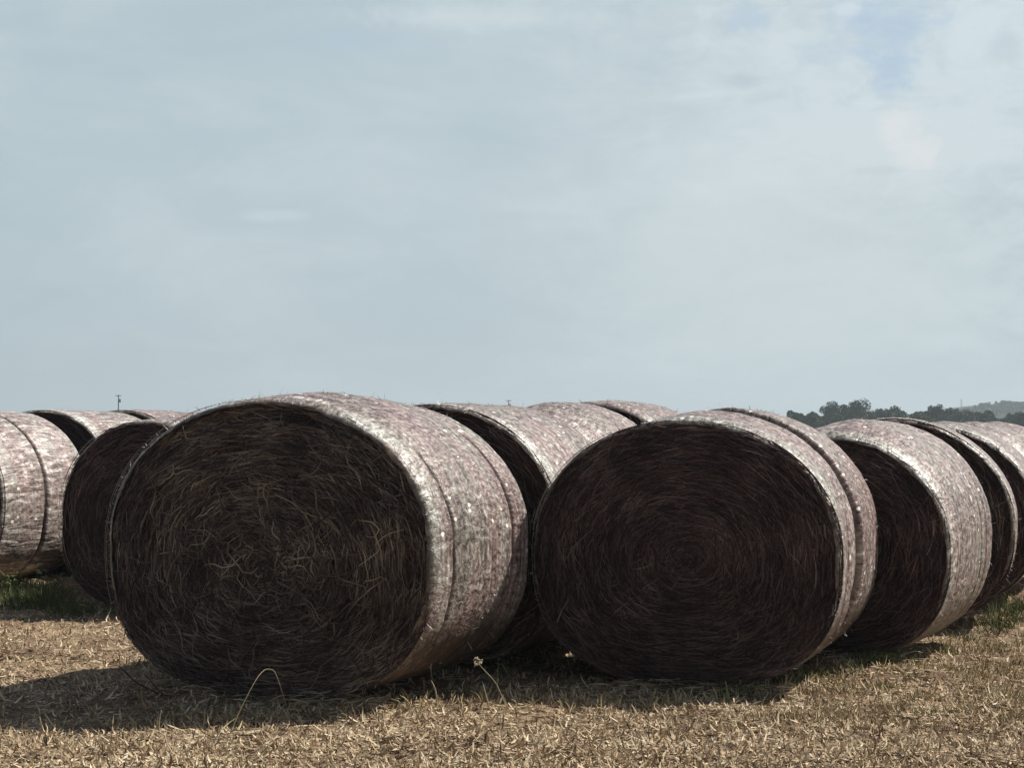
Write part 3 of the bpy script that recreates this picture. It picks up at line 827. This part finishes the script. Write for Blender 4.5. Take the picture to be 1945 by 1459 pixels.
# hills with pasture
def hills():
    m = simple('hill_pasture', (.03, .032, .021), .9, .01, (.052, .050, .036))
    xs = np.linspace(150, 900, 120); ys = np.linspace(780, 1300, 40)
    X, Y = np.meshgrid(xs, ys)
    px = 972.5 + X / 930 * FPX
    top = np.interp(px, [1700, 1790, 1830, 1860, 1900, 1945, 2050, 2500, 4000], [803, 792, 783, 773, 768, 771, 764, 770, 790])
    Hm = (HORIZON - top) / FPX * 930 + 1.5 * (top < 800)
    prof = sstep(780, 930, Y) * (1 - .9 * sstep(960, 1300, Y))
    Z = Hm * prof + .5 * fbm(X * .02, Y * .02, 0, 9, 3) * prof - .05
    V = np.stack([X, Y, Z], -1).reshape(-1, 3)
    nx = len(xs); ny = len(ys)
    i = (np.arange(ny - 1)[:, None] * nx + np.arange(nx - 1)[None]).ravel()
    o = mesh_obj('hills', V, np.stack([i, i + 1, i + nx + 1, i + nx], -1), m)
    tag(o, kind='structure')
    rng = np.random.default_rng(18); n = 16000
    Yq = rng.uniform(800, 925, n); pq = rng.uniform(1790, 2060, n)
    tq = np.interp(pq, [1700, 1790, 1830, 1860, 1900, 1945, 2050], [803, 792, 783, 773, 768, 771, 764])
    kq = fbm(pq * .045, Yq * .02, 0, 31, 3) > .02
    Yq, pq, tq = Yq[kq], pq[kq], tq[kq]; n = len(Yq)
    zq = ((HORIZON - tq) / FPX * 930 + 1.5) * sstep(780, 930, Yq) + rng.uniform(0, 2.0, n)
    c = np.stack([at(pq, 930.0) * Yq / 930, Yq, zq], -1); sz = rng.uniform(.3, .8, n)[:, None]
    e1 = rng.normal(0, 1, (n, 3)); e1 /= np.linalg.norm(e1, axis=1, keepdims=True)
    e2 = np.cross(e1, rng.normal(0, 1, (n, 3))); e2 /= np.linalg.norm(e2, axis=1, keepdims=True)
    V = np.stack([c - e1 * sz, c + e2 * sz * .6, c + e1 * sz, c - e2 * sz * .6], 1).reshape(-1, 3)
    o = mesh_obj('hillside_scrub', V, np.arange(n * 4).reshape(-1, 4), M['leafB'], smooth=False)
    tag(o, 'patchy scrub over the slope of the far hill', 'scrub', kind='stuff')
    rng = np.random.default_rng(8); n = 14000
    px = rng.uniform(1815, 2080, n); Y = rng.uniform(925, 950, n)
    tp = np.interp(px, [1700, 1790, 1830, 1860, 1900, 1945, 2050], [803, 792, 783, 773, 768, 771, 764])
    zb = CAMH + (HORIZON - tp) / FPX * 930 - 1.0
    c = np.stack([at(px, Y), Y, zb + rng.uniform(0, 1, n) * (2.1 + 1.2 * vnoise(px * .25, 0, 0, 3))], -1)
    sz = rng.uniform(.3, .7, n)[:, None]
    e1 = rng.normal(0, 1, (n, 3)); e1 /= np.linalg.norm(e1, axis=1, keepdims=True)
    e2 = np.cross(e1, rng.normal(0, 1, (n, 3))); e2 /= np.linalg.norm(e2, axis=1, keepdims=True)
    V = np.stack([c - e1 * sz, c + e2 * sz * .6, c + e1 * sz, c - e2 * sz * .6], 1).reshape(-1, 3)
    o = mesh_obj('distant_wood', V, np.arange(n * 4).reshape(-1, 4), M['leafA'], smooth=False)
    tag(o, 'thin dark line of far-off wood along the crest of the hill', 'wood', kind='stuff')
hills()

def utility_pole(label, px, top, Y, arm=True):
    x, zt = at(px, Y, top)
    root = empty('utility_pole', (x, Y, 0)); tag(root, label, 'utility pole', 'utility poles far behind the bales')
    V, q, t = tube([[0, 0, -.3], [0, 0, zt * .5], [0, 0, zt]], [.15, .13, .10], 10)
    mesh_obj('pole', V, [q, t], M['pole'], root)
    V, F = join([box(-.6, .6, -.2, -.13, zt - .3, zt - .2)]); mesh_obj('crossarm', V, F, M['pole'], root, smooth=False)
    for dx in (-.52, -.22, .22, .52):
        V, q, t = tube([[dx, -.165, zt - .199], [dx, -.165, zt - .12], [dx, -.165, zt - .04]], [.04, .055, .03], 8)
        mesh_obj('insulator', V, [q, t], M['insul'], root)
    V, q, t = tube([[.33, -.1, zt - 1.6], [.33, -.1, zt - 1.15], [.33, -.1, zt - .85]], [.17, .18, .16], 10)
    mesh_obj('transformer', V, [q, t], M['pole'], root)
utility_pole('wooden utility pole with a crossarm standing above the left row of bales', 225, 750, 350)
utility_pole('shorter looking utility pole rising between the two front bales', 966, 760, 400)

def mast():
    Y = 1500.0; x, zt = at(1826, Y, 758)
    root = empty('radio_mast', (x, Y, 0)); tag(root, 'thin faint reddish mast on the horizon above the trees at the right', 'mast')
    parts = []
    R = 1.0
    for k in range(3):
        a = k * 2 * pi / 3
        parts.append(tube([[cos(a) * R, sin(a) * R, 0], [cos(a) * R * .6, sin(a) * R * .6, zt]], .16, 5))
    nz = 12
    for j in range(nz):
        z1 = zt * j / nz; z2 = zt * (j + 1) / nz
        for k in range(3):
            a = k * 2 * pi / 3; b = (k + 1) * 2 * pi / 3; r1 = R * (1 - .4 * j / nz); r2 = R * (1 - .4 * (j + 1) / nz)
            parts.append(tube([[cos(a) * r1, sin(a) * r1, z1], [cos(b) * r2, sin(b) * r2, z2]], .09, 4))
    V, F = join(parts); mesh_obj('lattice', V, F, M['steel'], root)
mast()

# ------------------------------------------------------------------ haze
HAZE = True
if HAZE:
    hm = bpy.data.materials.new('haze_air'); hm.use_nodes = True
    nt = hm.node_tree; nt.nodes.clear()
    out = nt.nodes.new('ShaderNodeOutputMaterial'); pv = nt.nodes.new('ShaderNodeVolumePrincipled')
    pv.inputs['Color'].default_value = (.80, .93, 1.0, 1)
    pv.inputs['Density'].default_value = .00045
    pv.inputs['Anisotropy'].default_value = .2
    nt.links.new(pv.outputs[0], out.inputs['Volume'])
    V, F, _ = box(-3100, 3100, -450, 3600, -1.5, 60)
    o = mesh_obj('haze', V, F, hm, smooth=False)
    tag(o, kind='stuff')
    tag(o, 'thin pale haze over the field', 'haze')

# ------------------------------------------------------------------ sun, sky
SUN_EL = radians(49)
sx, sy = .942, .335                                          # towards the sun, seen from above
n_ = math.hypot(sx, sy); sx /= n_; sy /= n_
sun = bpy.data.lights.new('sun', 'SUN'); sun.energy = 5.0; sun.angle = radians(.5); sun.color = (1.0, .94, .85)
so = bpy.data.objects.new('sun', sun); COL.objects.link(so)
from mathutils import Vector
dvec = Vector((sx * cos(SUN_EL), sy * cos(SUN_EL), sin(SUN_EL)))
so.rotation_euler = dvec.to_track_quat('Z', 'Y').to_euler()
so.location = (10, 0, 20)

w = bpy.data.worlds.new('World'); SC.world = w; w.use_nodes = True
nt = w.node_tree; bg = nt.nodes['Background']
class WN(NT):
    def __init__(s, nt): s.t = nt; s.n = nt.nodes; s.l = nt.links
W = WN(nt)
sky = nt.nodes.new('ShaderNodeTexSky'); sky.sky_type = 'NISHITA'; sky.sun_disc = False
sky.sun_elevation = SUN_EL; sky.sun_rotation = math.atan2(sx, sy)
sky.air_density = 1.0; sky.dust_density = 1.5; sky.ozone_density = 1.0
tc = nt.nodes.new('ShaderNodeTexCoord'); D = tc.outputs['Generated']
sep = nt.nodes.new('ShaderNodeSeparateXYZ'); nt.links.new(D, sep.inputs[0])
zc = W.math('MAXIMUM', sep.outputs['Z'], 0.0)
# flatten clouds towards the horizon: project on a high deck
den = W.math('ADD', zc, .18)
cmb = nt.nodes.new('ShaderNodeCombineXYZ')
nt.links.new(W.math('DIVIDE', sep.outputs['X'], den), cmb.inputs[0])
nt.links.new(W.math('DIVIDE', sep.outputs['Y'], den), cmb.inputs[1])
deck = cmb.outputs[0]
big = W.noise(W.mapping(deck, (.9, .55, 1), (4.2, 1.3, 0)), 1.0, 4, .5, .4)
wisp = W.noise(W.mapping(D, (9, 9, 26), (1.1, 2.0, .4)), 1.0, 7, .62, 1.0)
def blob(px, py, rx, ry, warp=.45, soft=.5):
    """round patch in sky direction space, roughened by noise"""
    v = Vector(((px - 972.5) / FPX, 1.0, (HORIZON - py) / FPX)); v.normalize()
    mp = nt.nodes.new('ShaderNodeVectorMath'); mp.operation = 'SUBTRACT'
    nt.links.new(D, mp.inputs[0]); mp.inputs[1].default_value = v
    sc = nt.nodes.new('ShaderNodeVectorMath'); sc.operation = 'MULTIPLY'
    nt.links.new(mp.outputs[0], sc.inputs[0]); sc.inputs[1].default_value = (FPX / rx, FPX / rx, FPX / ry)
    ln = nt.nodes.new('ShaderNodeVectorMath'); ln.operation = 'LENGTH'; nt.links.new(sc.outputs[0], ln.inputs[0])
    nz = W.noise(W.mapping(D, (1, 1, 1.5), (px * .01, 0, 0)), 55.0, 7, .68, .6)
    d = W.math('ADD', ln.outputs['Value'], W.math('MULTIPLY', W.math('SUBTRACT', nz, .5), warp * 6))
    mr = nt.nodes.new('ShaderNodeMapRange'); mr.interpolation_type = 'SMOOTHSTEP'
    nt.links.new(d, mr.inputs[0]); mr.inputs[1].default_value = 1 + soft * .6; mr.inputs[2].default_value = 1 - soft * .9
    return mr.outputs[0]
fn0 = W.noise(W.mapping(D, (1, 1, 2.0), (7.2, .3, 1.0)), 38.0, 7, .66, .9)
tr = W.math('MULTIPLY', W.math('SUBTRACT', W.math('ADD', sep.outputs['X'], W.math('MULTIPLY', zc, 1.2)), .22), 4.0, clamp=True)
cs = W.math('ADD', W.math('MULTIPLY', big, .6), W.math('MULTIPLY', wisp, .4))
cs = W.math('ADD', cs, W.math('MULTIPLY', W.math('MULTIPLY', W.math('SUBTRACT', fn0, .5), W.math('ADD', tr, .15)), .55))
# gradient to the brighter right-hand side of the sky (towards the sun)
gx = W.math('MULTIPLY', sep.outputs['X'], .42)
gz = W.math('MULTIPLY', zc, .30)
cs2 = W.math('ADD', W.math('ADD', cs, gx), gz)
cloud = W.ramp(cs2, [(.30, (4.5, 5.5, 6.05)), (.45, (4.95, 5.95, 6.45)), (.58, (5.65, 6.6, 7.0)), (.75, (6.6, 7.45, 7.8))])
blue = (4.55, 5.9, 7.3)
b1 = W.math('MAXIMUM', blob(1690, 45, 90, 55, .55, .95), blob(1700, 115, 42, 50, .55, .95))
fine = W.noise(W.mapping(D, (1, 1, 2.2), (2.2, .3, 1.0)), 70.0, 6, .65, .8)
b1 = W.math('MULTIPLY', b1, W.math('ADD', .35, W.math('MULTIPLY', fine, 1.1)), clamp=True)
b1 = W.math('MAXIMUM', b1, W.math('MULTIPLY', blob(1420, 35, 40, 30), .6))
b1 = W.math('MAXIMUM', b1, W.math('MULTIPLY', blob(1560, 95, 45, 25), .35))
b1 = W.math('MAXIMUM', b1, W.math('MULTIPLY', blob(700, 75, 150, 18), .35))
c = W.mix(W.math('MULTIPLY', b1, .9), cloud, blue)
p1 = W.math('MAXIMUM', blob(1710, 240, 36, 30, .6, .7), blob(1738, 285, 42, 36, .6, .6))
p1 = W.math('MULTIPLY', p1, W.math('ADD', .3, W.math('MULTIPLY', fine, 1.2)), clamp=True)
c = W.mix(W.math('MULTIPLY', p1, .75), c, (8.1, 8.1, 8.3))
p2 = W.math('MAXIMUM', blob(1610, 12, 26, 12, .25, .5), blob(1650, 192, 26, 12, .3, .6))
p2 = W.math('MAXIMUM', p2, blob(1880, 60, 80, 60, .45, .9))
p2 = W.math('MAXIMUM', p2, W.math('MULTIPLY', blob(900, 30, 220, 22, .35, .9), .8))
p2 = W.math('MAXIMUM', p2, W.math('MULTIPLY', blob(1450, 340, 90, 12, .35, .8), .5))
p2 = W.math('MAXIMUM', p2, W.math('MULTIPLY', blob(520, 408, 60, 11, .3, .8), .5))
c = W.mix(W.math('MULTIPLY', p2, .6), c, (7.0, 7.9, 8.3))
d1 = W.math('MAXIMUM', blob(1660, 322, 50, 9, .3, .6), blob(1410, 150, 40, 16, .35, .8))
d1 = W.math('MAXIMUM', d1, blob(1915, 90, 34, 30, .35, .8))
d1 = W.math('MAXIMUM', d1, blob(620, 520, 70, 22, .4, .9))
c = W.mix(W.math('MULTIPLY', d1, .35), c, (4.4, 5.2, 5.9))
w1 = blob(1480, 460, 420, 210, .3, .95)
c = W.mix(W.math('MULTIPLY', w1, .35), c, (6.9, 7.35, 7.15))
# thinner cloud overhead lets the blue sky through
th = nt.nodes.new('ShaderNodeMapRange'); nt.links.new(sep.outputs['Z'], th.inputs[0])
th.inputs[1].default_value = .27; th.inputs[2].default_value = .5; th.inputs[3].default_value = .95; th.inputs[4].default_value = .12
final = W.mix(th.outputs[0], sky.outputs[0], c)
# the sky behind the camera, away from the sun, is duller
bk = nt.nodes.new('ShaderNodeMapRange'); nt.links.new(sep.outputs['Y'], bk.inputs[0])
bk.inputs[1].default_value = -.5; bk.inputs[2].default_value = .6; bk.inputs[3].default_value = .55; bk.inputs[4].default_value = 1.0
final = W.mix(bk.outputs[0], (0.0, 0.0, 0.0), final)
nt.links.new(final, bg.inputs['Color'])
bg.inputs['Strength'].default_value = .080

# ------------------------------------------------------------------ camera
cd = bpy.data.cameras.new('camera'); cd.sensor_width = 36; cd.lens = FPX / 1945 * 36
cd.clip_start = .1; cd.clip_end = 8000
co = bpy.data.objects.new('camera', cd); COL.objects.link(co)
co.location = (0, 0, CAMH); co.rotation_euler = (pi / 2 + PITCH, 0, 0)
SC.camera = co
SC.view_settings.view_transform = 'Standard'; SC.view_settings.look = 'None'
SC.view_settings.exposure = 0.3; SC.view_settings.gamma = 1
SC.cycles.volume_bounces = 0
